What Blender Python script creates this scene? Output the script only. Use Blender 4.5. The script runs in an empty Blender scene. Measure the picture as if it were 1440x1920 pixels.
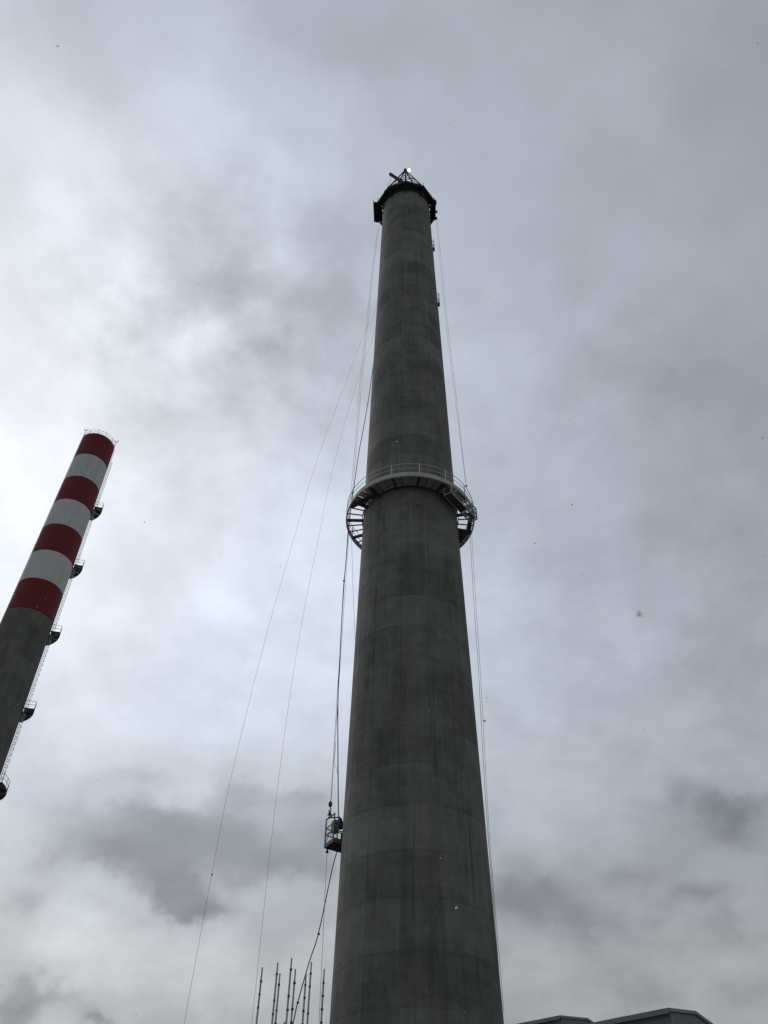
import bpy, math, random
from mathutils import Vector, Matrix, noise

random.seed(11)
PI = math.pi
scene = bpy.context.scene
COL = scene.collection

# ------------------------------------------------------------------ camera
F, CX, CY = 1553.0, 720.0, 960.0                 # lens in pixels of the 1440 x 1920 photograph
CAM = Vector((0, 0, 1.6))
up_c = Vector((29.0, 1558.0, -F)).normalized()   # the zenith seen in camera axes
fw_c = Vector((0, 0, -1))
y_c = (fw_c - up_c * fw_c.dot(up_c)).normalized()
x_c = y_c.cross(up_c)
ROT = Matrix((x_c, y_c, up_c))                   # world = ROT @ camera axes
cam_d = bpy.data.cameras.new('camera')
cam_d.sensor_fit = 'VERTICAL'; cam_d.sensor_height = 36.0; cam_d.sensor_width = 27.0
cam_d.lens = F / 1920.0 * 36.0
cam_d.clip_start = 0.05; cam_d.clip_end = 6000
cam_d.dof.use_dof = True; cam_d.dof.focus_distance = 70.0; cam_d.dof.aperture_fstop = 11.0
cam = bpy.data.objects.new('camera', cam_d); COL.objects.link(cam)
cam.matrix_world = Matrix.Translation(CAM) @ ROT.to_4x4()
scene.camera = cam

def ray(px, py):
    return (ROT @ Vector((px - CX, -(py - CY), -F))).normalized()
def at(px, py, dist):
    """the point seen at a place of the photograph, at a horizontal distance in metres"""
    d = ray(px, py)
    return CAM + d * (dist / math.hypot(d.x, d.y))

# ------------------------------------------------------------------ light
SUN_DIR = ray(-150, 760)                         # behind the cloud, just out of the left edge
sun_el = math.asin(SUN_DIR.z); sun_az = math.atan2(SUN_DIR.x, SUN_DIR.y)
sun_l = bpy.data.lights.new('sun', 'SUN'); sun_l.energy = 1.0; sun_l.angle = math.radians(25)
sun_l.color = (1.0, 0.95, 0.88)
sun = bpy.data.objects.new('sun', sun_l); COL.objects.link(sun)
sun.rotation_euler = SUN_DIR.to_track_quat('Z', 'Y').to_euler(); sun.location = SUN_DIR * 300

vs = scene.view_settings
vs.view_transform = 'Standard'; vs.look = 'None'; vs.exposure = 0.0; vs.gamma = 1.0; vs.use_curve_mapping = False
scene.cycles.use_denoising = True
scene.cycles.max_bounces = 3; scene.cycles.diffuse_bounces = 2; scene.cycles.glossy_bounces = 1; scene.cycles.transmission_bounces = 2

class NT:
    """short hand for node trees"""
    def __init__(self, tree): self.t = tree; self.n = tree.nodes; self.l = tree.links
    def node(self, typ, **kw):
        n = self.n.new(typ)
        for k, v in kw.items(): setattr(n, k, v)
        return n
    def put(self, sock, v):
        if v is None: return
        if hasattr(v, 'node'): self.l.new(v, sock)
        else: sock.default_value = v
    def math(self, op, a, b=None, c=None, clamp=False):
        n = self.node('ShaderNodeMath', operation=op, use_clamp=clamp)
        for i, v in enumerate((a, b, c)): self.put(n.inputs[i], v)
        return n.outputs[0]
    def vmath(self, op, a, b=None, scale=None):
        n = self.node('ShaderNodeVectorMath', operation=op)
        self.put(n.inputs[0], a); self.put(n.inputs[1], b)
        if scale is not None: self.put(n.inputs['Scale'], scale)
        return n.outputs['Value'] if op in ('DOT_PRODUCT', 'LENGTH', 'DISTANCE') else n.outputs[0]
    def noise(self, vec, scale, detail=4, rough=0.5, dist=0.0, col=False, lac=2.0):
        n = self.node('ShaderNodeTexNoise')
        self.put(n.inputs['Vector'], vec); n.inputs['Scale'].default_value = scale
        n.inputs['Detail'].default_value = detail; n.inputs['Roughness'].default_value = rough
        n.inputs['Distortion'].default_value = dist; n.inputs['Lacunarity'].default_value = lac
        return n.outputs['Color'] if col else n.outputs[0]
    def ramp(self, f, a, b, c0=0.0, c1=1.0, smooth=True):
        n = self.node('ShaderNodeMapRange', interpolation_type='SMOOTHSTEP' if smooth else 'LINEAR')
        self.put(n.inputs[0], f)
        for i, v in enumerate((a, b, c0, c1)): n.inputs[i + 1].default_value = v
        return n.outputs[0]
    def mix(self, f, a, b, mode='MIX'):
        n = self.node('ShaderNodeMix', data_type='RGBA', blend_type=mode)
        self.put(n.inputs[0], f); self.put(n.inputs[6], a); self.put(n.inputs[7], b)
        return n.outputs[2]

def rgb(r, g, b): return (r, g, b, 1.0)

# sky: an overcast deck lit from behind by the sun, low ragged clouds under it
world = bpy.data.worlds.new('World'); scene.world = world; world.use_nodes = True
world.node_tree.nodes.clear()
w = NT(world.node_tree)
world.cycles.sampling_method = 'MANUAL'; world.cycles.sample_map_resolution = 256
d = w.vmath('NORMALIZE', w.node('ShaderNodeTexCoord').outputs['Generated'])
sep = w.node('ShaderNodeSeparateXYZ'); w.l.new(d, sep.inputs[0])
zc = w.math('ADD', w.math('MAXIMUM', sep.outputs[2], 0.0), 0.45)
cp = w.vmath('DIVIDE', d, None)
comb = w.node('ShaderNodeCombineXYZ')
for i in range(3): w.l.new(zc, comb.inputs[i])
w.l.new(comb.outputs[0], cp.node.inputs[1])                     # place on a cloud layer overhead
# a chart of the sky by azimuth and elevation, its coordinates ragged by noise
chart = w.node('ShaderNodeCombineXYZ')
w.l.new(w.math('ARCTAN2', sep.outputs[0], sep.outputs[1]), chart.inputs[0]); w.l.new(w.math('ARCSINE', sep.outputs[2]), chart.inputs[1])
wn = w.noise(d, 5.0, 3, 0.5, col=True)
wn2 = w.noise(d, 13.0, 4, 0.6, col=True)
warp = w.vmath('ADD', w.vmath('SCALE', w.vmath('SUBTRACT', wn, (0.5, 0.5, 0.5)), scale=0.10), w.vmath('SCALE', w.vmath('SUBTRACT', wn2, (0.5, 0.5, 0.5)), scale=0.075))
cw = w.vmath('ADD', chart.outputs[0], warp)

cosang = w.vmath('DOT_PRODUCT', d, tuple(SUN_DIR))
ang = w.math('ARCCOSINE', w.math('MINIMUM', cosang, 0.99999))
glow1 = w.math('EXPONENT', w.math('MULTIPLY', w.math('POWER', w.math('DIVIDE', ang, 0.42), 2.0), -1.0))
glow2 = w.math('EXPONENT', w.math('MULTIPLY', w.math('POWER', w.math('DIVIDE', ang, 0.80), 2.0), -1.0))
base = w.math('ADD', w.math('ADD', w.math('MULTIPLY', glow1, 0.30), w.math('MULTIPLY', glow2, 0.28)), 0.322)
# layered mottling of the high deck
n1 = w.noise(cp, 1.6, 4, 0.5, 0.15)
n2 = w.noise(cp, 7.0, 6, 0.55, 0.15)
n3 = w.noise(cp, 17.0, 5, 0.55, 0.1)
# clouds with a place of their own: (photo x, y, half width, half height in pixels, change of brightness)
def azel(px, py):
    c = ray(px, py); return math.atan2(c.x, c.y), math.asin(c.z)
def blobs(lst):
    tot = 0.0
    for (px, py, rx, ry, amt) in lst:
        a, e = azel(px, py); sx = 1.0 / abs(azel(px + rx, py)[0] - a); sy = 1.0 / abs(azel(px, py + ry)[1] - e)
        n = w.node('ShaderNodeVectorMath', operation='MULTIPLY_ADD')
        w.l.new(cw, n.inputs[0]); n.inputs[1].default_value = (sx, sy, 0); n.inputs[2].default_value = (-a * sx, -e * sy, 0)
        q = w.vmath('DOT_PRODUCT', n.outputs[0], n.outputs[0])
        tot = w.math('MULTIPLY_ADD', w.math('POWER', 0.36788, q), amt, tot)
    return tot
SOFT = [(560, 1180, 330, 270, 0.30), (1000, 1280, 320, 260, 0.16), (1320, 800, 200, 220, -0.08), (80, 20, 250, 150, -0.12), (640, 90, 260, 120, -0.13),
        (430, 1850, 170, 60, 0.15), (150, 1790, 150, 55, 0.24), (900, 560, 200, 250, 0.08), (60, 950, 200, 300, 0.10),
        (340, 415, 75, 60, -0.06), (395, 495, 55, 45, -0.05), (430, 545, 40, 45, -0.07), (300, 690, 120, 50, -0.13), (505, 660, 60, 40, -0.13), (620, 560, 50, 60, -0.11),
        (585, 400, 60, 50, -0.09), (380, 790, 120, 55, -0.10), (570, 825, 80, 35, -0.08), (250, 515, 60, 65, 0.10), (480, 605, 70, 45, 0.11), (560, 480, 70, 60, 0.09),
        (180, 640, 100, 70, 0.08), (1150, 690, 90, 60, -0.07), (1300, 620, 90, 60, -0.05)]
LOW = [(330, 1705, 75, 34, 1.2), (260, 1650, 110, 42, 0.8), (150, 1600, 130, 45, 0.55), (330, 1560, 150, 55, 0.6), (270, 1455, 60, 30, 0.4), (440, 1500, 60, 35, 0.5), (560, 1520, 90, 42, 0.6),
       (590, 1620, 70, 55, 0.55), (480, 1640, 90, 50, 0.5), (20, 1690, 60, 30, 0.6), (60, 1865, 110, 30, 0.7), (15, 1900, 60, 40, 0.6), (205, 1915, 40, 20, 0.8), (400, 1740, 55, 25, 0.7),
       (1370, 1540, 110, 45, 0.9), (1270, 1490, 80, 35, 0.5), (1030, 1700, 100, 60, 0.65), (1110, 1745, 80, 28, 0.4), (1290, 1700, 90, 35, 0.65), (1350, 1760, 70, 30, 0.5), (1180, 1650, 50, 25, 0.35),
       (1220, 1850, 80, 30, 0.45), (1410, 1860, 60, 40, 0.35), (1200, 1600, 220, 60, 0.28), (950, 1690, 80, 80, 0.35), (1150, 1800, 220, 60, 0.25),
       (430, 1590, 220, 75, 0.42), (200, 1540, 190, 55, 0.35)]
broken = w.math('ADD', w.ramp(w.noise(cp, 0.9, 3, 0.5), 0.40, 0.64, 0.18, 0.55), blobs([(400, 590, 320, 290, 1.15), (1150, 650, 250, 200, 0.25)]))
m2 = w.math('ADD', w.math('MULTIPLY', w.ramp(n2, 0.30, 0.70, -0.5, 0.5), 0.30), w.math('MULTIPLY', w.ramp(n3, 0.3, 0.7, -0.5, 0.5), 0.17))
mott = w.math('ADD', w.math('MULTIPLY', w.math('SUBTRACT', n1, 0.5), 0.42), w.math('MULTIPLY', m2, broken))
bright = w.math('MULTIPLY', base, w.math('ADD', mott, 1.0))
low = w.math('ADD', w.math('MULTIPLY', blobs(LOW), 2.0), w.math('MULTIPLY', w.math('SUBTRACT', w.noise(cp, 6.5, 6, 0.6, 0.1), 0.5), 1.25))
low = w.ramp(low, 0.05, 2.3, 0.0, -0.47)
low = w.math('MULTIPLY', low, w.ramp(sep.outputs[2], 0.42, 0.56, 1.0, 0.0))
bright = w.math('MULTIPLY', bright, w.math('ADD', blobs(SOFT), 1.0))
bright = w.math('MULTIPLY', bright, w.math('ADD', low, 1.0))
# colour: cool grey overhead, neutral-warm low down and near the sun
lowness = w.ramp(sep.outputs[2], 0.18, 0.55, 1.0, 0.0)
tint = w.mix(lowness, rgb(0.890, 0.975, 1.11), rgb(0.965, 1.0, 1.01))
tint = w.mix(w.ramp(ang, 0.1, 0.5, 0.6, 0.0), tint, rgb(0.97, 1.0, 1.02))
scl = w.node('ShaderNodeVectorMath', operation='SCALE'); w.l.new(tint, scl.inputs[0]); w.l.new(bright, scl.inputs['Scale'])
cloud = w.vmath('SCALE', scl.outputs[0], scale=10.0)             # the background strength is 0.1
sky = w.node('ShaderNodeTexSky', sky_type='NISHITA', sun_disc=False, sun_elevation=sun_el, sun_rotation=sun_az)
sky.dust_density = 2.0
skyc = w.mix(0.96, sky.outputs[0], cloud)
bg = w.node('ShaderNodeBackground'); bg.inputs[1].default_value = 0.1
w.l.new(skyc, bg.inputs[0])
wo = w.node('ShaderNodeOutputWorld'); w.l.new(bg.outputs[0], wo.inputs[0])

# ------------------------------------------------------------------ materials
def material(name):
    m = bpy.data.materials.new(name); m.use_nodes = True
    nt = NT(m.node_tree); bsdf = m.node_tree.nodes['Principled BSDF']
    return m, nt, bsdf

def bump(nt, bsdf, h, dist, strength=1.0):
    b = nt.node('ShaderNodeBump'); nt.l.new(h, b.inputs['Height'])
    b.inputs['Distance'].default_value = dist; b.inputs['Strength'].default_value = strength
    nt.l.new(b.outputs[0], bsdf.inputs['Normal'])

LIFT = 2.5                                        # height of one concrete pour
def concrete(name, lo, hi, warm, centre):
    m, nt, bs = material(name)
    pos = nt.node('ShaderNodeNewGeometry').outputs['Position']
    pos = nt.vmath('SUBTRACT', pos, (centre[0], centre[1], 0))
    rnd = nt.node('ShaderNodeObjectInfo').outputs['Random']
    streak = nt.noise(nt.vmath('MULTIPLY', pos, (1.5, 1.5, 0.045)), 1.6, 7, 0.62)
    streak2 = nt.noise(nt.vmath('MULTIPLY', pos, (4.5, 4.5, 0.12)), 1.3, 5, 0.6)
    patch = nt.noise(nt.vmath('MULTIPLY', pos, (0.55, 0.55, 0.35)), 1.0, 6, 0.6)
    mid = nt.noise(nt.vmath('MULTIPLY', pos, (1, 1, .5)), 2.2, 8, 0.68)
    boards = nt.noise(nt.vmath('MULTIPLY', pos, (0.4, 0.4, 4.5)), 1.0, 4, 0.6)
    arcs = nt.noise(nt.vmath('MULTIPLY', pos, (0.16, 0.16, 0.75)), 1.0, 5, 0.55)
    fine = nt.noise(pos, 14.0, 6, 0.65)
    v = nt.math('MULTIPLY', nt.math('SUBTRACT', streak, 0.5), 0.75)
    v = nt.math('ADD', v, nt.math('MULTIPLY', nt.math('SUBTRACT', streak2, 0.5), 0.55))
    v = nt.math('ADD', v, nt.math('MULTIPLY', nt.math('SUBTRACT', patch, 0.5), 1.5))
    v = nt.math('ADD', v, nt.math('MULTIPLY', nt.math('SUBTRACT', boards, 0.5), 0.5))
    v = nt.math('ADD', v, nt.math('MULTIPLY', nt.math('SUBTRACT', fine, 0.5), 0.45))
    v = nt.math('ADD', v, nt.math('MULTIPLY', nt.math('SUBTRACT', mid, 0.5), 0.95))
    v = nt.math('ADD', v, nt.math('MULTIPLY', nt.math('SUBTRACT', rnd, 0.5), 0.44))
    # shutter panels: each a little different in tone, a thin dark line where two met
    sp = nt.node('ShaderNodeSeparateXYZ'); nt.l.new(pos, sp.inputs[0])
    tt = nt.math('MULTIPLY', nt.math('ARCTAN2', sp.outputs[1], sp.outputs[0]), 14 / (2 * PI))
    cell = nt.node('ShaderNodeTexWhiteNoise', noise_dimensions='2D'); cc = nt.node('ShaderNodeCombineXYZ')
    nt.l.new(nt.math('FLOOR', tt), cc.inputs[0]); nt.l.new(nt.math('FLOOR', nt.math('DIVIDE', sp.outputs[2], LIFT)), cc.inputs[1]); nt.l.new(cc.outputs[0], cell.inputs[0])
    v = nt.math('ADD', v, nt.math('MULTIPLY', nt.math('SUBTRACT', cell.outputs[0], 0.5), 0.34))
    edge = nt.math('ABSOLUTE', nt.math('SUBTRACT', nt.math('FRACT', tt), 0.5))
    line = nt.math('MULTIPLY', nt.ramp(edge, 0.478, 0.496), nt.ramp(nt.noise(nt.vmath('MULTIPLY', pos, (1, 1, .12)), .9, 3, .5), 0.45, 0.6))
    v = nt.math('SUBTRACT', v, nt.math('MULTIPLY', line, 0.5))
    zf = nt.math('ABSOLUTE', nt.math('SUBTRACT', nt.math('FRACT', nt.math('DIVIDE', sp.outputs[2], LIFT)), 0.5))
    joint = nt.math('MULTIPLY', nt.ramp(zf, 0.484, 0.498), nt.ramp(nt.noise(nt.vmath('MULTIPLY', pos, (.7, .7, .3)), 1.0, 4, .6), 0.46, 0.62))
    v = nt.math('SUBTRACT', v, nt.math('MULTIPLY', joint, 0.5))
    v = nt.math('ADD', v, nt.math('MULTIPLY', nt.math('SUBTRACT', arcs, 0.5), 0.8))
    v = nt.math('ADD', nt.math('MULTIPLY', v, 0.85), 0.52, clamp=True)
    c = nt.mix(v, lo, hi)
    # brownish damp stains and dark runs of water
    st = nt.ramp(nt.noise(nt.vmath('MULTIPLY', pos, (0.8, 0.8, 0.16)), 0.9, 5, 0.6), 0.53, 0.72)
    c = nt.mix(nt.math('MULTIPLY', st, 0.55), c, warm)
    runs = nt.ramp(nt.noise(nt.vmath('MULTIPLY', pos, (3.2, 3.2, 0.03)), 1.0, 3, 0.5), 0.60, 0.70)
    runm = nt.ramp(nt.noise(nt.vmath('MULTIPLY', pos, (0.7, 0.7, 0.22)), 1.0, 3, 0.5), 0.45, 0.6)
    c = nt.mix(nt.math('MULTIPLY', nt.math('MULTIPLY', runs, runm), 0.6), c, rgb(lo[0] * .62, lo[1] * .62, lo[2] * .62))
    nt.l.new(c, bs.inputs['Base Color'])
    bs.inputs['Roughness'].default_value = 0.9
    bs.inputs['Specular IOR Level'].default_value = 0.2
    bump(nt, bs, nt.math('ADD', boards, nt.math('MULTIPLY', fine, 0.6)), 0.02, 0.6)
    return m

TOWER = Vector((2.125, 47.95, 0)); RED = None

def paint(name, col, rough=0.6, vary=0.25, metal=0.0, spec=0.3, scale=3.0):
    m, nt, bs = material(name)
    tc = nt.node('ShaderNodeTexCoord').outputs['Object']
    n = nt.noise(tc, scale, 6, 0.6)
    dirt = nt.noise(nt.vmath('MULTIPLY', tc, (3, 3, 0.6)), scale, 4, 0.6)
    k = nt.math('ADD', nt.math('MULTIPLY', nt.math('ADD', nt.math('SUBTRACT', n, .5), nt.math('SUBTRACT', dirt, .5)), vary * 2), 1.0)
    s = nt.node('ShaderNodeVectorMath', operation='SCALE'); s.inputs[0].default_value = col[:3]; nt.l.new(k, s.inputs['Scale'])
    nt.l.new(s.outputs[0], bs.inputs['Base Color'])
    bs.inputs['Roughness'].default_value = rough; bs.inputs['Metallic'].default_value = metal
    bs.inputs['Specular IOR Level'].default_value = spec
    return m

def banded(name, col, streak_col, centre):
    m, nt, bs = material(name)
    pos = nt.vmath('SUBTRACT', nt.node('ShaderNodeNewGeometry').outputs['Position'], (centre[0], centre[1], 0))
    st = nt.ramp(nt.noise(nt.vmath('MULTIPLY', pos, (1.6, 1.6, 0.05)), 1.0, 6, 0.6), 0.45, 0.75)
    fine = nt.noise(nt.vmath('MULTIPLY', pos, (1, 1, .4)), 1.6, 8, 0.7)
    f = nt.math('ADD', nt.math('MULTIPLY', st, 0.4), nt.math('MULTIPLY', nt.math('SUBTRACT', fine, .5), 1.3), clamp=True)
    nt.l.new(nt.mix(f, col, streak_col), bs.inputs['Base Color'])
    bs.inputs['Roughness'].default_value = 0.7; bs.inputs['Specular IOR Level'].default_value = 0.25
    return m

RED = at(118.5, 998.8, 115.0); RED.z = 0
M = {}
M['concrete'] = concrete('weathered_concrete', rgb(.083, .085, .076), rgb(.210, .212, .196), rgb(.138, .118, .092), TOWER)
M['old_concrete'] = concrete('old_concrete', rgb(.070, .074, .062), rgb(.165, .170, .148), rgb(.13, .11, .06), RED)
M['red'] = banded('red_paint', rgb(.155, .016, .019), rgb(.085, .014, .016), RED)
M['white'] = banded('white_paint', rgb(.54, .545, .52), rgb(.32, .325, .30), RED)
M['galv'] = paint('galvanised_steel', rgb(.62, .61, .60), .5, .2, .0)
M['fascia'] = paint('gallery_steel', rgb(.44, .42, .40), .6, .3)
M['dark_steel'] = paint('dark_steel', rgb(.045, .045, .045), .6, .3)
M['plank'] = paint('timber_plank', rgb(.05, .042, .034), .8, .3)
M['black'] = paint('blackened_steel', rgb(.020, .019, .018), .75, .4)
M['plat'] = paint('platform_steel', rgb(.12, .12, .115), .6, .3)
M['deck'] = paint('deck_plate', rgb(.34, .32, .30), .7, .35)
M['rope'] = paint('fibre_rope', rgb(.30, .31, .33), .9, .2)
M['wire'] = paint('steel_wire', rgb(.32, .33, .35), .6, .1)
M['hose'] = paint('rubber_cable', rgb(.05, .052, .058), .8, .2)
M['alu'] = paint('aluminium_frame', rgb(.36, .365, .34), .5, .25, .0)
M['tube'] = paint('scaffold_tube', rgb(.40, .385, .37), .5, .3, .0)
M['cage'] = paint('cage_steel', rgb(.12, .125, .135), .6, .3)
M['grey_box'] = paint('grey_enamel', rgb(.20, .21, .21), .5, .2)
M['motor'] = paint('motor_paint', rgb(.035, .05, .052), .5, .2)
M['rust'] = paint('rusty_hook', rgb(.13, .062, .028), .8, .4, scale=8)
M['bag'] = paint('white_hose_coil', rgb(.62, .62, .60), .7, .15)
M['clad'] = paint('wall_cladding', rgb(.17, .18, .175), .55, .12, scale=.6)
M['trim'] = paint('roof_trim', rgb(.20, .205, .20), .5, .15)
M['roof'] = paint('roof_sheet', rgb(.16, .165, .165), .6, .15)
M['snow'] = None
m, nt, bs = material('snow'); bs.inputs['Transmission Weight'].default_value = 0.0; bs.inputs['Base Color'].default_value = rgb(.85, .86, .88); bs.inputs['Roughness'].default_value = .8
tr = nt.node('ShaderNodeBsdfTranslucent'); tr.inputs[0].default_value = rgb(.85, .86, .88)
mx = nt.node('ShaderNodeMixShader'); mx.inputs[0].default_value = .8; nt.l.new(bs.outputs[0], mx.inputs[1]); nt.l.new(tr.outputs[0], mx.inputs[2])
nt.l.new(mx.outputs[0], m.node_tree.nodes['Material Output'].inputs[0]); M['snow'] = m
m, nt, bs = material('lit_lens'); bs.inputs['Base Color'].default_value = rgb(.8, .8, .8)
bs.inputs['Emission Color'].default_value = rgb(1, .98, .96); bs.inputs['Emission Strength'].default_value = 1.4; M['lens'] = m
# ground
m, nt, bs = material('yard_surface')
pos = nt.node('ShaderNodeNewGeometry').outputs['Position']
g = nt.noise(pos, .08, 7, .6); g2 = nt.noise(pos, 9.0, 5, .7)
k = nt.math('ADD', nt.math('MULTIPLY', g, .6), nt.math('MULTIPLY', g2, .4), clamp=True)
nt.l.new(nt.mix(k, rgb(.09, .09, .09), rgb(.20, .197, .19)), bs.inputs['Base Color']); bs.inputs['Roughness'].default_value = .85
bump(nt, bs, g2, .01); M['ground'] = m

# ------------------------------------------------------------------ mesh helpers
class MB:
    def __init__(s): s.v = []; s.f = []; s.smooth = []
    def add(s, vs_, fs_, smooth=False):
        o = len(s.v); s.v += [tuple(v) for v in vs_]; s.f += [tuple(i + o for i in f) for f in fs_]; s.smooth += [smooth] * len(fs_)
        return s
    def hexa(s, p):                              # 8 points: bottom 4 ccw, top 4 ccw
        return s.add(p, [(3, 2, 1, 0), (4, 5, 6, 7), (0, 1, 5, 4), (1, 2, 6, 5), (2, 3, 7, 6), (3, 0, 4, 7)])
    def box(s, c, size, rz=0.0):
        c = Vector(c); a, b, h = (q / 2 for q in size)
        R = Matrix.Rotation(rz, 3, 'Z')
        return s.hexa([c + R @ Vector(q) for q in ((-a, -b, -h), (a, -b, -h), (a, b, -h), (-a, b, -h), (-a, -b, h), (a, -b, h), (a, b, h), (-a, b, h))])
    def bar(s, p, q, wd, ht, upv=(0, 0, 1)):     # rectangular bar from p to q
        p, q = Vector(p), Vector(q); t = (q - p).normalized(); u = Vector(upv)
        if abs(t.dot(u)) > .98: u = Vector((0, 1, 0))
        x = t.cross(u).normalized(); y = x.cross(t).normalized()
        x *= wd / 2; y *= ht / 2
        return s.hexa([p - x - y, p + x - y, p + x + y, p - x + y, q - x - y, q + x - y, q + x + y, q - x + y])
    def tube(s, pts, r, n=6, close=False, cap=True):
        pts = [Vector(p) for p in pts]; N = len(pts); vs_, fs_ = [], []
        rr = r if isinstance(r, (list, tuple)) else [r] * N
        ref = None
        for i, p in enumerate(pts):
            if close: t = pts[(i + 1) % N] - pts[i - 1]
            else: t = pts[min(i + 1, N - 1)] - pts[max(i - 1, 0)]
            t.normalize()
            if ref is None:
                ref = t.orthogonal().normalized()
            ref = (ref - t * ref.dot(t)).normalized(); b = t.cross(ref)
            for k in range(n):
                a = 2 * PI * k / n; vs_.append(p + (ref * math.cos(a) + b * math.sin(a)) * rr[i])
        for i in range(N if close else N - 1):
            j = (i + 1) % N
            for k in range(n):
                k2 = (k + 1) % n; fs_.append((i * n + k, i * n + k2, j * n + k2, j * n + k))
        if cap and not close:
            fs_.append(tuple(range(n))[::-1]); fs_.append(tuple((N - 1) * n + k for k in range(n)))
        return s.add(vs_, fs_, True)
    def lathe(s, prof, n=24, c=(0, 0, 0), a0=0.0, a1=2 * PI, smooth=True, close_prof=True):
        full = abs(a1 - a0 - 2 * PI) < 1e-6; m_ = n if full else n + 1; P = len(prof); vs_, fs_ = [], []
        for i in range(m_):
            a = a0 + (a1 - a0) * i / n
            for (r, z) in prof: vs_.append((c[0] + r * math.cos(a), c[1] + r * math.sin(a), c[2] + z))
        for i in range(n):
            j = (i + 1) % m_
            for k in range(P if close_prof else P - 1):
                k2 = (k + 1) % P; fs_.append((i * P + k, j * P + k, j * P + k2, i * P + k2))
        if not full and close_prof:
            fs_.append(tuple(range(P))); fs_.append(tuple((m_ - 1) * P + k for k in range(P))[::-1])
        return s.add(vs_, fs_, smooth)
    def mesh(s, name, mat):
        me = bpy.data.meshes.new(name); me.from_pydata(s.v, [], s.f); me.update()
        me.polygons.foreach_set('use_smooth', s.smooth)
        me.materials.append(mat)
        if any(s.smooth): me.set_sharp_from_angle(angle=math.radians(40))
        return me
    def build(s, name, mat, parent=None, origin=None):
        if origin is not None:
            o = Vector(origin); s.v = [tuple(Vector(v) - o) for v in s.v]
        ob = bpy.data.objects.new(name, s.mesh(name, mat)); COL.objects.link(ob)
        if origin is not None: ob.location = origin
        if parent is not None: ob.parent = parent
        return ob

def tag(o, label, cat, group=None, kind=None):
    if label: o['label'] = label
    if cat: o['category'] = cat
    if group: o['group'] = group
    if kind: o['kind'] = kind
    return o
def thing(name, label, cat, loc, group=None, rz=0.0):
    o = bpy.data.objects.new(name, None); COL.objects.link(o); o.location = loc; o.rotation_euler = (0, 0, rz)
    o.empty_display_size = .3
    return tag(o, label, cat, group)
def part_of(name, mesh, parent, loc=(0, 0, 0), rz=0.0):
    ob = bpy.data.objects.new(name, mesh); COL.objects.link(ob); ob.parent = parent; ob.location = loc; ob.rotation_euler = (0, 0, rz)
    return ob
def circ(r, a, z): return Vector((r * math.cos(a), r * math.sin(a), z))
def spline(pts, k=8):
    P = [Vector(p) for p in pts]; P = [P[0] * 2 - P[1]] + P + [P[-1] * 2 - P[-2]]; out = []
    for i in range(1, len(P) - 2):
        a, b, c, e = P[i - 1:i + 3]
        for j in range(k):
            t = j / k
            out.append(.5 * ((2 * b) + (c - a) * t + (2 * a - 5 * b + 4 * c - e) * t * t + (3 * b - a - 3 * c + e) * t ** 3))
    out.append(P[-2]); return out

# ------------------------------------------------------------------ ground
gm = MB(); gm.lathe([(0.01, 0), (60, 0), (300, 0), (5000, 0)], 48, close_prof=False)
tag(gm.build('ground', M['ground']), None, None, kind='structure')

# ------------------------------------------------------------------ the grey chimney
def rad(z):                                      # outer radius of the grey shaft
    pts = ((0, 4.70), (13, 4.39), (45, 3.84), (99.5, 3.03), (106, 2.95))
    for (z0, r0), (z1, r1) in zip(pts, pts[1:]):
        if z <= z1: break
    t = (z - z0) / (z1 - z0); return r0 + (r1 - r0) * t
chim = thing('concrete_chimney', 'tall tapering grey concrete chimney shaft filling the middle of the picture', 'chimney', TOWER)
TOP = 105.0; NL = int(TOP / LIFT)
for i in range(NL):
    z0, z1 = i * LIFT, (i + 1) * LIFT
    off = random.uniform(-.002, .003)
    r0, r1 = rad(z0) + off, rad(z1) + off
    b = MB()
    g_ = .002
    ri = rad(z1) - .35
    b.lathe([(ri, z0), (r0, z0), (r1, z1 - g_), (ri, z1 - g_)], 96)
    b.build('concrete_lift', M['concrete'], chim)
# fixings left on the right flank near the top
AZ_C = math.atan2(-TOWER.y, -TOWER.x)            # direction from the shaft to the camera
def local(px, py, dist): return at(px, py, dist) - TOWER
for (px, py) in ((812.5, 461), (820.5, 563)):
    P = local(px, py, 48.0); a = math.atan2(P.y, P.x); r = rad(P.z)
    b = MB()
    for dz in (-.75, -.25, .3, .8): b.tube([circ(r - .1, a - .12, P.z + dz), circ(r + .20, a - .1, P.z + dz), circ(r + .20, a + .1, P.z + dz), circ(r - .1, a + .12, P.z + dz)], .035, 5)
    for q in (-.09, .09): b.tube([circ(r + .18, a + q, P.z - .8), circ(r + .18, a + q, P.z + .85)], .035, 5)
    b.bar(circ(r - .1, a, P.z - .85), circ(r + .24, a, P.z - .85), .4, .1)
    b.build('wall_bracket', M['dark_steel'], chim)

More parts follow.
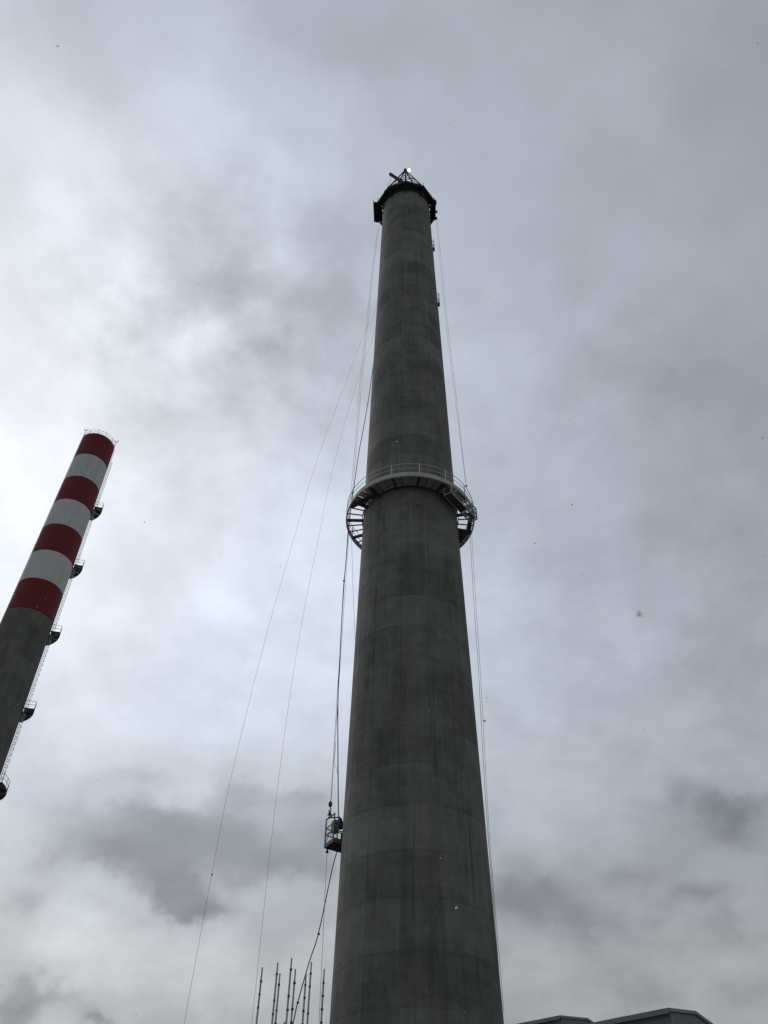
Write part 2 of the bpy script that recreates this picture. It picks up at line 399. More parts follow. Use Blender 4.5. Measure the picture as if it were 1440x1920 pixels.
# ------------------------------------------------------------------ crown platform at the top
ZC = 104.0
crown = thing('crown_platform', 'dark ten-sided working platform around the very top of the grey chimney', 'platform', TOWER + Vector((0, 0, ZC)))
RC, RI = 3.82, rad(ZC) + .09
def cv(k, r=RC, z=0.0): return circ(r, AZ_C + k * PI / 5, z)
for k in range(10):
    b = MB(); p = [cv(k, RI / math.cos(PI / 10)), cv(k, RC), cv(k + 1, RC), cv(k + 1, RI / math.cos(PI / 10))]
    b.hexa([q + Vector((0, 0, -.05)) for q in p] + [q + Vector((0, 0, .05)) for q in p]); b.build('deck_panel', M['plank'], crown)
    b = MB(); b.bar(cv(k, RC - .03, .02), cv(k + 1, RC - .03, .02), .12, .5); b.build('edge_board', M['black'], crown)
    b = MB()
    b.bar(cv(k, RI - .02, -.16), cv(k, RC - .05, -.16), .14, .2)
    b.bar(cv(k, RI - .02, -1.25), cv(k, RC - .15, -.22), .12, .14); b.bar(cv(k, RI + .0, -1.4), cv(k, RI + .0, -.06), .16, .12, upv=cv(k, 1))
    b.build('bracket', M['black'], crown)
    b = MB(); b.tube([cv(k, RC - .02, .1), cv(k, RC - .02, 1.25)], .03, 5); b.build('post', M['black'], crown)
for k in range(10):                              # dropped apron boards between the brackets
    b = MB(); b.bar(cv(k + .05, RI + .13, -.42), cv(k + .95, RI + .13, -.42), .06, .62); b.build('apron_board', M['black'], crown)
def side_box(k, r0, r1, z0, z1, e0, e1, nm, mat):
    b = MB(); p = []
    n_ = circ(1, AZ_C + (k + .5) * PI / 5, 0); t_ = Vector((-n_.y, n_.x, 0)); L = 2 * RC * math.sin(PI / 10)
    for z in (z0, z1):
        for (r, e) in ((r0, e0), (r1, e0), (r1, e1), (r0, e1)): p.append(n_ * r + t_ * (e - .5) * L + Vector((0, 0, z)))
    b.hexa(p); return b.build(nm, mat, crown)
RF = RC * math.cos(PI / 10)
side_box(7, RF, RF + .48, -.35, .12, -.02, 1.02, 'side_gangway', M['black'])
side_box(7, RF + .48, RF + .54, -.4, .75, -.04, 1.04, 'side_screen', M['black'])
side_box(7, RF - .1, RF + .3, -.9, -.5, .05, .2, 'winch_box', M['black'])
side_box(2, RF, RF + .14, -.5, .6, .02, .98, 'side_screen', M['black'])
side_box(2, RF + .1, RF + .34, -.2, .1, .9, 1.0, 'pulley_arm', M['black'])
side_box(2, RF + .1, RF + .38, -.2, .1, .55, .63, 'pulley_arm', M['black'])
side_box(2, RF, RF + .22, -.6, .1, -.05, .1, 'pulley_arm', M['black'])

# derrick standing on the crown
apex = at(759.8, 319.0, 46.9); base_c = TOWER + Vector((0, 0, ZC))
der = thing('lifting_derrick', 'dark open steel pyramid frame standing on top of the grey chimney', 'derrick', base_c)
ap = apex - base_c
feet = [cv(k, RC - .1, .06) for k in (0, 1.05, -1.3, 3, -3, 5)]
for i, f_ in enumerate(feet):
    b = MB(); b.tube([f_, ap], .085 if i else .11, 6); b.build('leg', M['black'], der)
def lerp(a, b_, t): return a + (b_ - a) * t
for (i, t0, j, t1) in ((1, .35, 0, .62), (2, .35, 0, .62), (1, .5, 2, .5), (1, .12, 0, .45), (2, .12, 0, .45)):
    b = MB(); b.tube([lerp(feet[i], ap, t0), lerp(feet[j], ap, t1)], .045, 5); b.build('brace', M['black'], der)
b = MB(); b.lathe([(0.01, -.35), (.22, -.3), (.22, .1), (0.01, .2)], 8, c=ap); b.build('apex_block', M['black'], der)
j0 = at(760.5, 345.5, 45.2) - base_c; j1 = at(731.0, 326.0, 45.2) - base_c
b = MB(); b.bar(j0, j1, .30, .30); b.build('jib_beam', M['black'], der)
b = MB(); b.tube([j1 + Vector((.05, 0, -.1)), j1 + Vector((.1, 0.3, -2.4))], .02, 4); b.build('jib_line', M['black'], der)
# lamp
LP = at(767.2, 319.3, 46.6)
lamp = thing('warning_lamp', 'round lit white lamp beside the tip of the derrick', 'lamp', LP)
tocam = (CAM - LP).normalized()
def orient(b, quat): b.v = [tuple(quat @ Vector(v)) for v in b.v]; return b
qz = tocam.to_track_quat('Z', 'Y')
b = MB(); b.lathe([(.01, .16), (.14, .14), (.24, .06), (.262, 0), (.01, 0)], 20); orient(b, qz).build('lens', M['lens'], lamp)
b = MB(); b.lathe([(.01, -.2), (.17, -.18), (.275, -.02), (.285, .03), (.268, .03), (.01, -.01)], 20); orient(b, qz).build('housing', M['black'], lamp)
b = MB(); b.tube([apex - LP + Vector((0, 0, -.1)), -tocam * .15], .035, 5); b.build('arm', M['black'], lamp)

# ------------------------------------------------------------------ ring gallery at mid height
GC = at(769.5, 975.5, 48.0); ZG = GC.z
gal = thing('ring_gallery', 'grey steel walkway ring with handrail around the middle of the grey chimney', 'walkway', Vector((TOWER.x, TOWER.y, ZG)))
RG, RGI = 5.09, rad(ZG) + .12
A0 = AZ_C + math.radians(-15.4) * -1             # posts: angle grows to the picture's left from the camera side
def ga(deg): return AZ_C + math.radians(deg)     # deg > 0 towards the right of the picture
def gp(r, deg, z=0.0): return circ(r, ga(deg), z)
STEP = 24.0; START = -15.4
b = MB(); b.lathe([(RG, -.22), (RG + .06, -.22), (RG + .06, .16), (RG, .16)], 120); b.build('toe_board', M['fascia'], gal)
b = MB(); b.lathe([(RG - .02, -.30), (RG + .10, -.30), (RG + .10, -.25), (RG - .02, -.25)], 120); b.build('edge_angle', M['fascia'], gal)
b = MB(); b.lathe([(RGI - .06, -.2), (RGI, -.2), (RGI, 0.02), (RGI - .06, 0.02)], 96); b.build('inner_ring', M['dark_steel'], gal)
for h, r_ in ((1.12, .026), (.62, .022)):
    b = MB(); b.tube([gp(RG + .05, 360 * i / 90, h) for i in range(90)], r_, 6, close=True); b.build('handrail', M['galv'], gal)
pm = MB(); pm.bar((0, 0, -.2), (0, 0, 1.12), .06, .05); pmesh = pm.mesh('post', M['galv'])
jm = MB(); jm.bar((RGI - .2, 0, -.14), (RG + .01, 0, -.14), .15, .22); jmesh = jm.mesh('joist', M['dark_steel'])
sm = MB(); sm.bar((RGI - .02, 0, -.08), (RG + .01, 0, -.08), .05, .1); smesh = sm.mesh('light_joist', M['dark_steel'])
for i in range(15):
    a = START + STEP * i
    part_of('post', pmesh, gal, gp(RG + .07, a), ga(a)); part_of('joist', jmesh, gal, (0, 0, 0), ga(a))
    for q in (8, 16): part_of('light_joist', smesh, gal, (0, 0, 0), ga(a + q))
for i in range(45):                              # deck sheets between the joists; the left rear part is left open
    a = START + 8 * i; a = (a + 180) % 360 - 180
    if a < -66 or a > 128: continue
    b = MB()
    if a < -42:                                  # open grating
        for q in range(12): b.bar(gp(RGI + .04, a + .5 + q * .62, .03), gp(RG - .015, a + .5 + q * .62, .03), .035, .02)
        b.build('deck_grating', M['deck'], gal); continue
    if 62 < a < 98: continue
    b.lathe([(RGI + .04, .03), (RG - .015, .03), (RG - .015, .05), (RGI + .04, .05)], 4, a0=ga(a + .35), a1=ga(a + 7.65), smooth=False)
    b.build('deck_panel', M['deck'], gal)
# loose planks lying under and on the frame
b = MB(); b.bar(gp(5.05, -66, -.42), gp(4.25, -36, -.42), .3, .2); tag(b.build('timber_baulk', M['plank']), 'dark timber baulk slung under the left side of the walkway ring', 'timber').location = gal.location
b = MB(); b.bar(gp(4.85, 84, -.4), gp(4.8, 100, -.4), .34, .2); tag(b.build('timber_baulk', M['plank']), 'short dark timber slung under the right end of the walkway ring', 'timber').location = gal.location
b = MB(); b.hexa([gp(4.0, 103, -.35), gp(5.05, 103, -.35), gp(4.75, 122, -.35), gp(4.0, 126, -.35), gp(4.0, 103, -.25), gp(5.05, 103, -.25), gp(4.75, 122, -.25), gp(4.0, 126, -.25)])
tag(b.build('plywood_sheet', M['plank']), 'dark sheet of plywood at the right rear of the walkway ring', 'sheet').location = gal.location

# ------------------------------------------------------------------ working cradle hung at the right of the gallery
k0, k1 = gp(4.85, 37, -1.0), gp(5.1, 80, -1.0)
cr_o = gal.location + k0
cr = thing('work_cradle', 'open lattice work cradle hanging at the right of the walkway ring', 'cradle', cr_o)
L_ = (k1 - k0); LN = L_.length; tx = L_.normalized(); ty = Vector((0, 0, 1)).cross(tx)   # ty points to the chimney or away
if ty.dot(gp(1, 58)) < 0: ty = -ty
def kp(x, y, z): return tx * x + ty * y + Vector((0, 0, z))
WD, HT = .62, 1.15
for x in (0.0, LN):
    b = MB()
    for y in (-WD / 2, WD / 2): b.bar(kp(x, y, 0), kp(x, y, HT), .08, .08, upv=tx)
    for z in (0, HT * .55, HT): b.bar(kp(x, -WD / 2 - .04, z), kp(x, WD / 2 + .04, z), .075, .075)
    b.build('end_frame', M['alu'], cr)
for y in (-WD / 2, WD / 2):
    for z in (0.0, .6, HT):
        b = MB(); b.bar(kp(0, y, z), kp(LN, y, z), .07, .09); b.build('rail', M['alu'], cr)
    n_ = 7
    for i in range(n_):
        b = MB(); x0, x1 = LN * i / n_, LN * (i + 1) / n_
        b.bar(kp(x0, y, .02), kp(x1, y, .58), .035, .035); b.bar(kp(x1, y, .02), kp(x0, y, .58), .03, .03); b.bar(kp(x1, y, 0), kp(x1, y, HT), .04, .04, upv=tx)
        b.build('lattice', M['alu'], cr)
b = MB(); b.bar(kp(.05, 0, -.04), kp(LN * .62, 0, -.04), WD - .1, .05); b.build('floor', M['dark_steel'], cr)
for i in range(6):
    x0 = LN * (.6 + .07 * i); b = MB(); b.bar(kp(x0, -WD / 2, 0), kp(x0, WD / 2, 0), .05, .05); b.build('floor_bearer', M['alu'], cr)
b = MB(); b.bar(kp(.12, 0, .1), kp(.12, 0, .55), .4, .3, upv=tx); b.build('hoist_box', M['dark_steel'], cr)
b = MB(); b.bar(kp(LN * .93, .05, .08), kp(LN * .93, .05, .62), .3, .35, upv=tx); b.build('hoist_box', M['black'], cr)
coil = MB()
for j in range(3): coil.tube([kp(LN * .74 + .2 * math.cos(q * PI / 8), .1 + .05 * j, .55 + .24 * math.sin(q * PI / 8)) for q in range(16)], .045, 6, close=True)
tag(coil.build('hose_coil', M['bag']), 'white coiled hose hanging in the work cradle', 'hose').location = cr_o

# ------------------------------------------------------------------ man cage on the left of the shaft
DCG = 48.6
CL = at(608.6, 1590, DCG)                        # left bottom corner
hook_p = at(619.2, 1512, DCG - .1)
zb = CL.z
cage = thing('man_cage', 'small open steel man cage hanging at the left flank of the grey chimney', 'cage', CL)
ux = Vector((math.cos(math.radians(-58)), math.sin(math.radians(-58)), 0)); uy = Vector((-ux.y, ux.x, 0))
A_, B_, H_ = 1.0, 1.6, 1.9
def cg(x, y, z): return ux * x * A_ + uy * y * B_ + Vector((0, 0, z))
b = MB(); b.hexa([cg(*q, -.03) for q in ((0, 0), (1, 0), (1, 1), (0, 1))] + [cg(*q, .03) for q in ((0, 0), (1, 0), (1, 1), (0, 1))]); b.build('floor', M['black'], cage)
for (p, q) in (((0, 0), (1, 0)), ((1, 0), (1, 1)), ((1, 1), (0, 1)), ((0, 1), (0, 0))):
    b = MB(); b.bar(cg(*p, .14), cg(*q, .14), .03, .22); b.build('toe_board', M['cage'], cage)
    for z in (.75, 1.15): b = MB(); b.bar(cg(*p, z), cg(*q, z), .05, .05); b.build('rail', M['cage'], cage)
for (p, h) in (((0, 0), 1.75), ((1, 0), 1.75), ((1, 1), 1.15), ((0, 1), 1.15), ((0, .5), 1.15), ((1, .5), 1.15)):
    b = MB(); b.bar(cg(*p, 0), cg(*p, h), .06, .06, upv=ux); b.build('post', M['cage'], cage)
bowl = Vector((hook_p.x - CL.x, hook_p.y - CL.y, 1.80))
b = MB(); b.bar(cg(0, 0, 1.72), bowl, .06, .06); b.bar(cg(1, 0, 1.72), bowl, .06, .06); b.bar(bowl, cg(.5, .42, 1.85), .06, .06); b.bar(cg(.5, .42, 1.85), cg(.5, .42, 1.15), .06, .06); b.build('lifting_bow', M['cage'], cage)
for (p, q) in (((0, 0), (1, 0)),):
    b = MB(); b.tube([cg(*p, .25), cg(.5, 0, .75)], .022, 5); b.tube([cg(*q, .25), cg(.5, 0, .75)], .022, 5); b.build('brace', M['cage'], cage)
b = MB(); b.bar(cg(.55, .20, .80), cg(.55, .20, 1.50), .42, .3, upv=uy); b.build('control_box', M['grey_box'], cage)
b = MB(); b.lathe([(.01, 1.12), (.17, 1.15), (.19, 1.3), (.19, 1.55), (.12, 1.68), (.12, 1.75), (.01, 1.76)], 12, c=cg(.5, .42, 0)); b.build('hoist_motor', M['motor'], cage)
b = MB(); b.bar(cg(1, .30, .45), cg(1, .97, .45), .02, .4); b.build('side_panel', M['black'], cage)
b = MB(); b.tube([cg(.05, .1, -.05), cg(.05, .1, -.16)], .05, 6); b.lathe([(.01, -.3), (.08, -.26), (.09, -.2), (.06, -.14), (.01, -.13)], 10, c=cg(.05, .1, 0)); b.build('guide_wheel', M['black'], cage)
hk = thing('hook_block', 'rusty crane hook block above the man cage', 'hook', hook_p)
b = MB(); b.lathe([(.01, -.02), (.1, .0), (.125, .12), (.1, .26), (.04, .32), (.01, .33)], 12); b.build('sheave_case', M['rust'], hk)
b = MB(); b.tube([(0, 0, 0), (0, 0, -.1), (.07, 0, -.2), (.04, 0, -.3), (-.05, 0, -.3), (-.08, 0, -.22)], .035, 6); b.build('hook', M['rust'], hk)
bow = CL + bowl
b = MB(); hp = hook_p + Vector((0, 0, -.28))
for i in range(6):
    p = lerp(hp, bow, i / 6); q = lerp(hp, bow, (i + 1) / 6); b.bar(p, q, .05 + .09 * (i % 2) + (.12 if i in (2, 3) else 0), .05 + .08 * ((i + 1) % 2) + (.05 if i in (2, 3) else 0))
tag(b.build('load_chain', M['cage']), 'dark chain and swivel between hook block and man cage', 'chain')

# ------------------------------------------------------------------ ropes and cables
def rope(name, pts, r, mat, label, cat, group=None, knots=()):
    P = spline([at(*p) for p in pts], 6); b = MB(); b.tube(P, r, 5)
    o = b.build(name, mat); tag(o, label, cat, group)
    for (px, py, dd, s_) in knots:
        c = at(px, py, dd); kb = MB(); kb.lathe([(.01, -s_), (s_ * .8, -s_ * .5), (s_, 0), (s_ * .7, s_ * .6), (.01, s_)], 7, c=c); kb.build('clamp', M['hose'], o)
    return o
def ext_ground(p, q, z=0.0):
    a, b_ = at(*p), at(*q); t = (z - a.z) / (b_.z - a.z); return lerp(a, b_, t)
rope('guy_rope', [(728, 470, 50.5), (702, 587, 49.5), (684, 622, 49.2), (635.6, 750, 48.2), (590, 876, 47.2), (560, 979, 46.3), (497, 1200, 44.4), (435, 1450, 42.0), (397, 1640, 40), (345, 1920, 37)], .008, M['rope'],
     'thin grey rope furthest left, sweeping from chimney top down to lower left', 'rope', knots=((397.5, 1640, 40, .045),))
rope('guy_rope', [(728, 500, 50.5), (701, 626, 49.5), (678, 690, 49.0), (645, 798, 48.2), (617, 910, 47.3), (600, 995, 46.7), (560, 1200, 45.0), (520, 1480, 42.6), (472, 1920, 38)], .008, M['rope'],
     'thin grey rope sweeping down between the leftmost rope and the walkway ring', 'rope')
rope('hoist_wire', [(709, 424, 47.6), (697, 513, 47.7), (686, 617, 47.8), (674.6, 720, 48), (667.7, 812, 48.2), (658.5, 917, 48.3), (650.5, 1020, 48.4), (631.7, 1311, 48.5), (619.6, 1509, DCG)], .013, M['wire'],
     'left one of the paired hoist wires running down to the man cage', 'wire')
rope('hoist_wire', [(711, 424, 47.6), (700, 505, 47.7), (690.5, 600, 47.8), (678.6, 716, 48), (671, 805, 48.2), (661.5, 917, 48.3), (653, 1020, 48.4), (633.5, 1311, 48.5), (620.6, 1509, DCG)], .013, M['wire'],
     'right one of the paired hoist wires running down to the man cage', 'wire')
rope('power_cable', [(706, 640, 48.6), (697.5, 702, 48.5), (690.6, 750, 48.4), (681.4, 803, 48.2), (672, 853, 48.1), (664, 910, 48.0), (656, 965, 48.1), (648, 1060, 48.2), (645, 1089.5, 48.2), (641.6, 1147, 48.2), (637, 1235, 48.3), (634, 1298, 48.4), (633.3, 1366, 48.5), (634, 1475, 48.7), (634.6, 1551, 48.9)], .034, M['hose'],
     'thick dark cable running from the chimney past the walkway to the man cage', 'cable', knots=((645, 1089, 48.1, .09),))
rope('tag_line', [(634, 1311, 48.4), (630.5, 1360, 48.4), (628.5, 1388, 48.4), (629, 1405, 48.4), (626.5, 1432, 48.4), (631, 1440, 48.5), (633.3, 1452, 48.6)], .012, M['rope'],
     'slack thin line looped beside the thick cable above the man cage', 'rope')
rope('trailing_cable', [(634, 1590, 48.9), (630, 1602, 48.8), (621, 1638, 48.4), (597, 1750, 47.0), (580, 1803, 46.2), (558, 1880, 45), (549.6, 1918, 44.4), (530, 1990, 43.4), (505, 2100, 42)], .03, M['hose'],
     'thick dark cable trailing from below the man cage to the scaffold', 'cable', knots=((597.5, 1751, 46.9, .075), (558.5, 1880, 44.9, .07)))
rope('guide_wire', [(613, 1597, 48.7), (606, 1750, 48.7), (598, 1920, 48.7), (588, 2150, 48.7)], .013, M['wire'],
     'thin wire hanging straight down below the man cage', 'wire')
rope('stay_wire', [(659, 1000, 49.2), (660.3, 1045, 49.3), (664, 1160, 49.7), (668, 1225, 50.0), (676, 1330, 50.5)], .012, M['wire'],
     'short thin wire from the walkway slipping behind the left flank below it', 'wire')
rope('suspension_wire', [(819.7, 408, 47.5), (824, 457, 47.5), (830, 513, 47.4), (834, 560, 47.3), (845, 660, 47.1), (852.5, 720, 47.0), (861, 793, 46.9), (874.5, 911, 46.9)], .014, M['wire'],
     'outer thin wire from the chimney top to the right side of the walkway', 'wire', knots=((874.5, 911, 46.9, .09),))
rope('suspension_wire', [(817.5, 412, 47.5), (821.5, 457, 47.5), (827, 513, 47.5), (831, 560, 47.4), (841.5, 655, 47.3), (849.5, 720, 47.2), (859, 793, 47.1), (873.0, 905, 47.0)], .010, M['wire'],
     'inner thin wire from the chimney top to the right side of the walkway', 'wire')
rope('suspension_wire', [(881, 1003, 48.3), (883.5, 1040, 48.3), (888, 1123, 48.3), (896.7, 1248, 48.3), (901.5, 1340, 48.3), (907.5, 1452, 48.3), (915, 1565, 48.3), (924, 1675, 48.3), (940, 1880, 48.6)], .014, M['wire'],
     'inner thin wire running down the right flank below the walkway', 'wire')
rope('suspension_wire', [(884.5, 1000, 48.3), (886.5, 1040, 48.3), (891.5, 1123, 48.3), (900, 1248, 48.3), (905, 1340, 48.3), (911, 1452, 48.3), (917.5, 1565, 48.3), (926, 1675, 48.3), (945, 1900, 48.3)], .012, M['wire'],
     'outer thin wire running down the right flank below the walkway', 'wire')

# ------------------------------------------------------------------ the striped chimney at the left
K = 115.0 / 120.0
def zr(v): return 1.6 + (v - 1.6) * K
ZT = zr(125.17) - .95
edges = [ZT] + [ZT - 5.88 * (i + 1) for i in range(7)]
def rr_(z): return 3.02 + .0130 * (ZT - z)
red = thing('striped_chimney', 'chimney with red and white bands over dark concrete at the left edge', 'chimney', RED)
for i in range(7):
    z1, z0 = edges[i], edges[i + 1]; b = MB(); g_ = .004
    b.lathe([(rr_(z0) - .3, z0), (rr_(z0), z0), (rr_(z1), z1 - .004), (rr_(z1) - .3, z1 - .004)], 96)
    o = b.build('painted_band', M['red' if i % 2 == 0 else 'white'], red)
    o['label'] = ('dark red' if i % 2 == 0 else 'dirty white') + ' painted band of the striped chimney'
z = edges[-1]; i = 0
while z > 0.01:
    z0 = max(0, z - 4.0); b = MB()
    b.lathe([(rr_(z0) - .3, z0), (rr_(z0) - .012, z0), (rr_(z0) - .012, z0 + .02), (rr_(z0) - .002, z0 + .03), (rr_(z) - .002, z - .004), (rr_(z) - .3, z - .004)], 96); b.build('concrete_lift', M['old_concrete'], red); z = z0
RA = math.atan2(-RED.y, -RED.x)                  # towards the camera
b = MB()
nT = 12
for h in (.55, 1.1): b.tube([circ(rr_(ZT) - .1, RA + 2 * PI * (k + .5) / nT, ZT + h) for k in range(nT)], .035, 5, close=True)
b.build('top_rail', M['galv'], red)
for k in range(nT):
    a = RA + 2 * PI * (k + .5) / nT; b = MB(); b.tube([circ(rr_(ZT) - .1, a, ZT - .1), circ(rr_(ZT) - .1, a, ZT + 1.12)], .04, 5); b.build('post', M['galv'], red)
for k in (-2.5, 2.5, ):
    a = RA + 2 * PI * k / nT; p = circ(rr_(ZT) - .02, a, ZT); b = MB()
    b.tube([p, p + Vector((0, 0, 2.0))], .035, 5)
    for s_ in (-1, 1): b.tube([p + Vector((0, 0, 1.75)), p + Vector((s_ * .3, 0, 2.0)), p + Vector((s_ * .3, 0, 2.35))], .055, 5)
    b.build('obstruction_light', M['dark_steel'], red)
# ladder with its cage and the rest platforms on the right flank
LA = RA + PI / 2 - math.radians(2)               # right of the picture
if circ(1, LA, 0).x < 0: LA = RA - PI / 2
b = MB(); zs = 2.5
def lad(r, da, z): return circ(rr_(z) + r, LA + da, z)
for da in (-.06, .06): b.tube([lad(.15, da, zs), lad(.15, da, ZT + .4)], .035, 4)
b.build('ladder_stile', M['galv'], red)
rung = MB(); cage_b = MB(); z = zs
while z < ZT:
    rung.tube([lad(.15, -.06, z), lad(.15, .06, z)], .018, 4); z += .3
rung.build('ladder_rungs', M['galv'], red)['kind'] = 'stuff'
z = zs
while z < ZT - 3:
    cage_b.tube([lad(.15, -.08, z), lad(.32, -.10, z), lad(.46, -.05, z), lad(.5, 0, z), lad(.46, .05, z), lad(.32, .10, z), lad(.15, .08, z)], .035, 4); z += .85
cage_b.build('ladder_hoops', M['galv'], red)['kind'] = 'stuff'
b = MB()
for da, r in ((-.08, .36), (0, .5), (.08, .36)): b.tube([lad(r, da, zs), lad(r, da, ZT - 3)], .018, 4)
b.build('ladder_guard', M['galv'], red)
def z_at(px, py):                                # height on the right flank of what is seen there
    d = ray(px, py); hd = math.hypot(*(RED + circ(4.2, LA, 0)).xy); return 1.6 + d.z / math.hypot(d.x, d.y) * hd
plat_src = None
def arc_pts(r, a0, a1, z, n=8): return [circ(r, a0 + (a1 - a0) * i / n, z) for i in range(n + 1)]
for (px, py) in ((180, 955), (143, 1064), (101, 1189), (53, 1333), (9, 1487)):
    zd = z_at(px, py); r0 = rr_(zd); r1 = r0 + 1.45; wv = .46
    root = bpy.data.objects.new('rest_platform', None); COL.objects.link(root); root.parent = red
    A_0, A_1, N_ = (-.20 if px > 20 else -.62), .72, 6                  # a curved deck wrapping round towards the rear
    pa = [LA + A_0 + (A_1 - A_0) * k / N_ for k in range(N_ + 1)]
    for k in range(N_):
        b = MB(); g_ = .006
        b.lathe([(r0 + .08, zd - .03), (r0 + 1.4, zd - .03), (r0 + 1.4, zd), (r0 + .08, zd)], 1, a0=pa[k] + g_, a1=pa[k + 1] - g_, smooth=False); b.build('deck', M['plat'], root)
    b = MB(); b.tube([circ(r0 + 1.42, a, zd - .1) for a in pa], .09, 4); b.build('edge_beam', M['dark_steel'], root)
    end = [circ(r0 + .05, pa[0], zd)] + [circ(r0 + 1.42, a, zd) for a in pa] + [circ(r0 + .05, pa[-1], zd)]
    for h in (.55, 1.1):
        b = MB(); b.tube([q + Vector((0, 0, h)) for q in end], .035, 5); b.build('handrail', M['galv'], root)
    for q in end[1:-1]:
        b = MB(); b.tube([q, q + Vector((0, 0, 1.12))], .035, 5); b.build('post', M['galv'], root)
    for a in pa[::2]:
        b = MB(); b.bar(circ(r0 - .1, a, zd - .13), circ(r0 + 1.42, a, zd - .13), .1, .16); b.bar(circ(r0 - .1, a, zd - .9), circ(r0 + 1.0, a, zd - .2), .08, .1); b.build('bracket', M['dark_steel'], root)

# ------------------------------------------------------------------ scaffold beside the shaft
DS = 40.0
scaf_o = at(492, 1814, DS); scaf_o.z = 0
scaf = thing('tube_scaffold', 'scaffold of bare grey uprights at the bottom, left of the grey chimney', 'scaffold', scaf_o)
a_, b_s = .53 * DS / 33, .64 * DS / 33
grid = {}
spots = {(0, 0): (492, 1814), (1, 0): (521, 1805), (0, 1): (525, 1825), (2, 0): (547, 1796), (1, 1): (554, 1817), (1, 2): (574, 1826), (2, 1): (584, 1804), (2, 2): (608, 1817)}
for (i, j), (px, py) in spots.items():
    hd = DS - b_s * i + a_ * j
    t = at(px, py, hd); grid[(i, j)] = t; o_ = Vector((t.x, t.y, 0)) - scaf_o
    b = MB(); b.tube([o_, o_ + Vector((0, 0, t.z - .45))], .040, 8); b.tube([o_ + Vector((0, 0, t.z - .45)), o_ + Vector((0, 0, t.z))], .033, 8)
    s_ = b.build('standard', M['tube'], scaf)
    z = t.z - .45 - random.choice((0, .1)); k = 0
    while z > .4:
        c = MB(); sz = random.choice((.047, .05, .056))
        c.lathe([(.036, -.05), (sz, -.04), (sz, .03), (.036, .05)], 8, c=o_ + Vector((0, 0, z)))
        if random.random() < .3: c.box(o_ + Vector((.035, 0, z)), (.05, .04, .07), random.random() * 3)
        c.build('coupler', M['dark_steel'], s_); z -= random.choice((.5, .5, 1.0)) if z > 10 else 1.0
def led(p, q, z):
    A, B = grid[p], grid[q]; b = MB(); b.tube([Vector((A.x, A.y, z)) - scaf_o, Vector((B.x, B.y, z)) - scaf_o], .028, 7); b.build('ledger', M['tube'], scaf)
pairs = [((0, 0), (1, 0)), ((1, 0), (2, 0)), ((0, 1), (1, 1)), ((1, 1), (2, 1)), ((1, 2), (2, 2)), ((0, 0), (0, 1)), ((1, 0), (1, 1)), ((2, 0), (2, 1)), ((1, 1), (1, 2)), ((2, 1), (2, 2))]
for z in (.3, 2.2, 4.2, 6.2, 8.2):
    for p, q in pairs: led(p, q, z)
zt = at(543, 1913, DS - 2 * b_s).z
led((0, 1), (2, 0), zt - .03)
for p, q in pairs: led(p, q, zt - 1.0)

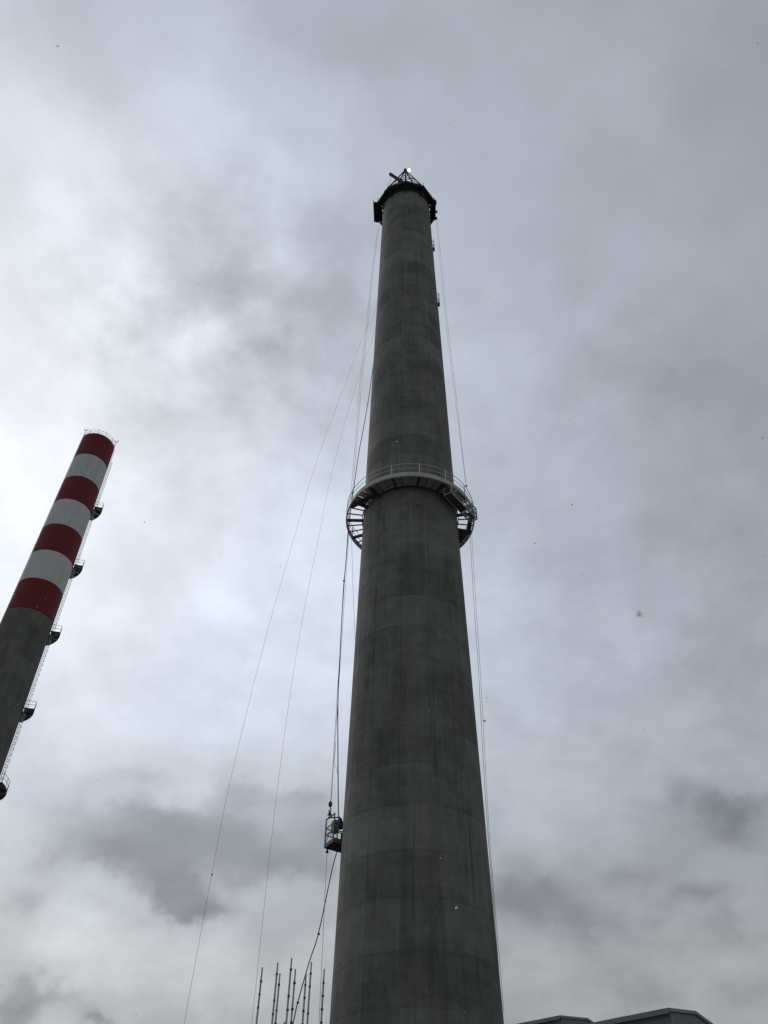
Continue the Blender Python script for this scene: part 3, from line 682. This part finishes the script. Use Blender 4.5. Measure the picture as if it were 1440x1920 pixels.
# ------------------------------------------------------------------ two metal sheds at the lower right
def shed(name, label, K_px, dist, half, rise, u, length):
    Kp = at(*K_px, dist); H = Kp.z; u = Vector((u[0], u[1], 0)).normalized(); v = Vector((-u.y, u.x, 0))
    if v.x < 0: v = -v
    root = thing(name, label, 'shed', Vector((Kp.x, Kp.y, 0)), 'gabled sheds')
    def P(a, c, z): return u * a + v * c + Vector((0, 0, z))
    def wall(nm, p0, p1, ztop, out):             # ribbed sheet wall from p0 to p1
        n_ = int((p1 - p0).length / .1); dd = (p1 - p0) / n_; vs_, fs_ = [], []
        for i in range(n_ + 1):
            off = out * (.035 if (i // 1) % 3 == 0 else 0.0); q = p0 + dd * i
            zt_ = ztop(i / n_); vs_ += [q + off, q + off + Vector((0, 0, zt_))]
        for i in range(n_): fs_.append((2 * i, 2 * i + 2, 2 * i + 3, 2 * i + 1))
        MB().add(vs_, fs_).build(nm, M['clad'], root)
    gz = lambda t: H + rise * (1 - abs(2 * t - 1)) - .03
    wall('side_wall', P(0, 0, 0), P(length, 0, 0), lambda t: H - .03, -v)
    wall('side_wall', P(0, 2 * half, 0), P(length, 2 * half, 0), lambda t: H - .03, v)
    wall('gable_wall', P(0, 0, 0), P(0, 2 * half, 0), gz, -u)
    wall('gable_wall', P(length, 0, 0), P(length, 2 * half, 0), gz, u)
    for (c0, c1) in ((-.25, half), (2 * half + .25, half)):
        z0 = H - rise * .25 / half
        b = MB(); p = [P(-.1, c0, z0), P(length + .1, c0, z0), P(length + .1, c1, H + rise), P(-.1, c1, H + rise)]
        b.hexa([q for q in p] + [q + Vector((0, 0, .07)) for q in p]); b.build('roof_slope', M['roof'], root)
        s_ = -1 if c0 < 0 else 1
        b = MB(); b.bar(P(-.1, c0 + s_ * .06, z0 - .10), P(length + .1, c0 + s_ * .06, z0 - .10), .12, .34); b.build('gutter_fascia', M['trim'], root)
        b = MB(); b.bar(P(-.13, c0, z0 - .02), P(-.13, c1, H + rise - .02), .06, .22); b.build('verge_trim', M['trim'], root)
    b = MB(); b.bar(P(-.12, half, H + rise + .06), P(length + .12, half, H + rise + .06), .4, .06); b.build('ridge_cap', M['trim'], root)
    b = MB(); b.bar(P(-.06, .02, 0), P(-.06, .02, H - .3), .14, .14, upv=u); b.build('corner_trim', M['trim'], root)
shed('gabled_shed', 'grey ribbed metal shed, the larger one at the lower right corner', (1254, 1893), 70, 4.1, .58, (-.7297, .6838), 34)
shed('gabled_shed', 'grey ribbed metal shed behind, just right of the grey chimney foot', (1050.7, 1906), 100, 5.4, .78, (-.7434, .6689), 36)

# ------------------------------------------------------------------ light snowfall in the air
sn = MB(); rs = random.Random(5)
def flake(c, s):
    vs_ = []
    ax = Vector((rs.uniform(-1, 1), rs.uniform(-1, 1), rs.uniform(-1, 1))).normalized(); q = ax.to_track_quat('Z', 'Y')
    for v in ((1, 0, 0), (-1, 0, 0), (0, 1, 0), (0, -1, 0), (0, 0, 1), (0, 0, -1)):
        vs_.append(c + q @ (Vector(v) * s * rs.uniform(.4, 1.0) * (1.35 if v[2] else .8)))
    sn.add(vs_, [(0, 2, 4), (2, 1, 4), (1, 3, 4), (3, 0, 4), (2, 0, 5), (1, 2, 5), (3, 1, 5), (0, 3, 5)], True)
n_fl = 0
while n_fl < 4200:
    p = Vector((rs.uniform(-16, 16), rs.uniform(-4, 30), rs.uniform(.3, 32)))
    if (p - CAM).length < 4.0: continue
    flake(p, rs.uniform(.0045, .010) ); n_fl += 1
for (px, py, dd, s) in ((1199, 1152, 0.5, .0024), (107, 87, 1.6, .0025), (1072, 946, 2.6, .005), (909, 1351, 3.2, .0065), (855, 1702, 3.5, .0065)):
    dr = ray(px, py); flake(CAM + dr * dd, s); flake(CAM + dr * dd + Vector((rs.uniform(-.8, .8), 0, rs.uniform(-.8, .8))) * s, s * .8)
tag(sn.build('falling_snow', M['snow']), 'sparse white snowflakes drifting in the air', 'snow', kind='stuff')
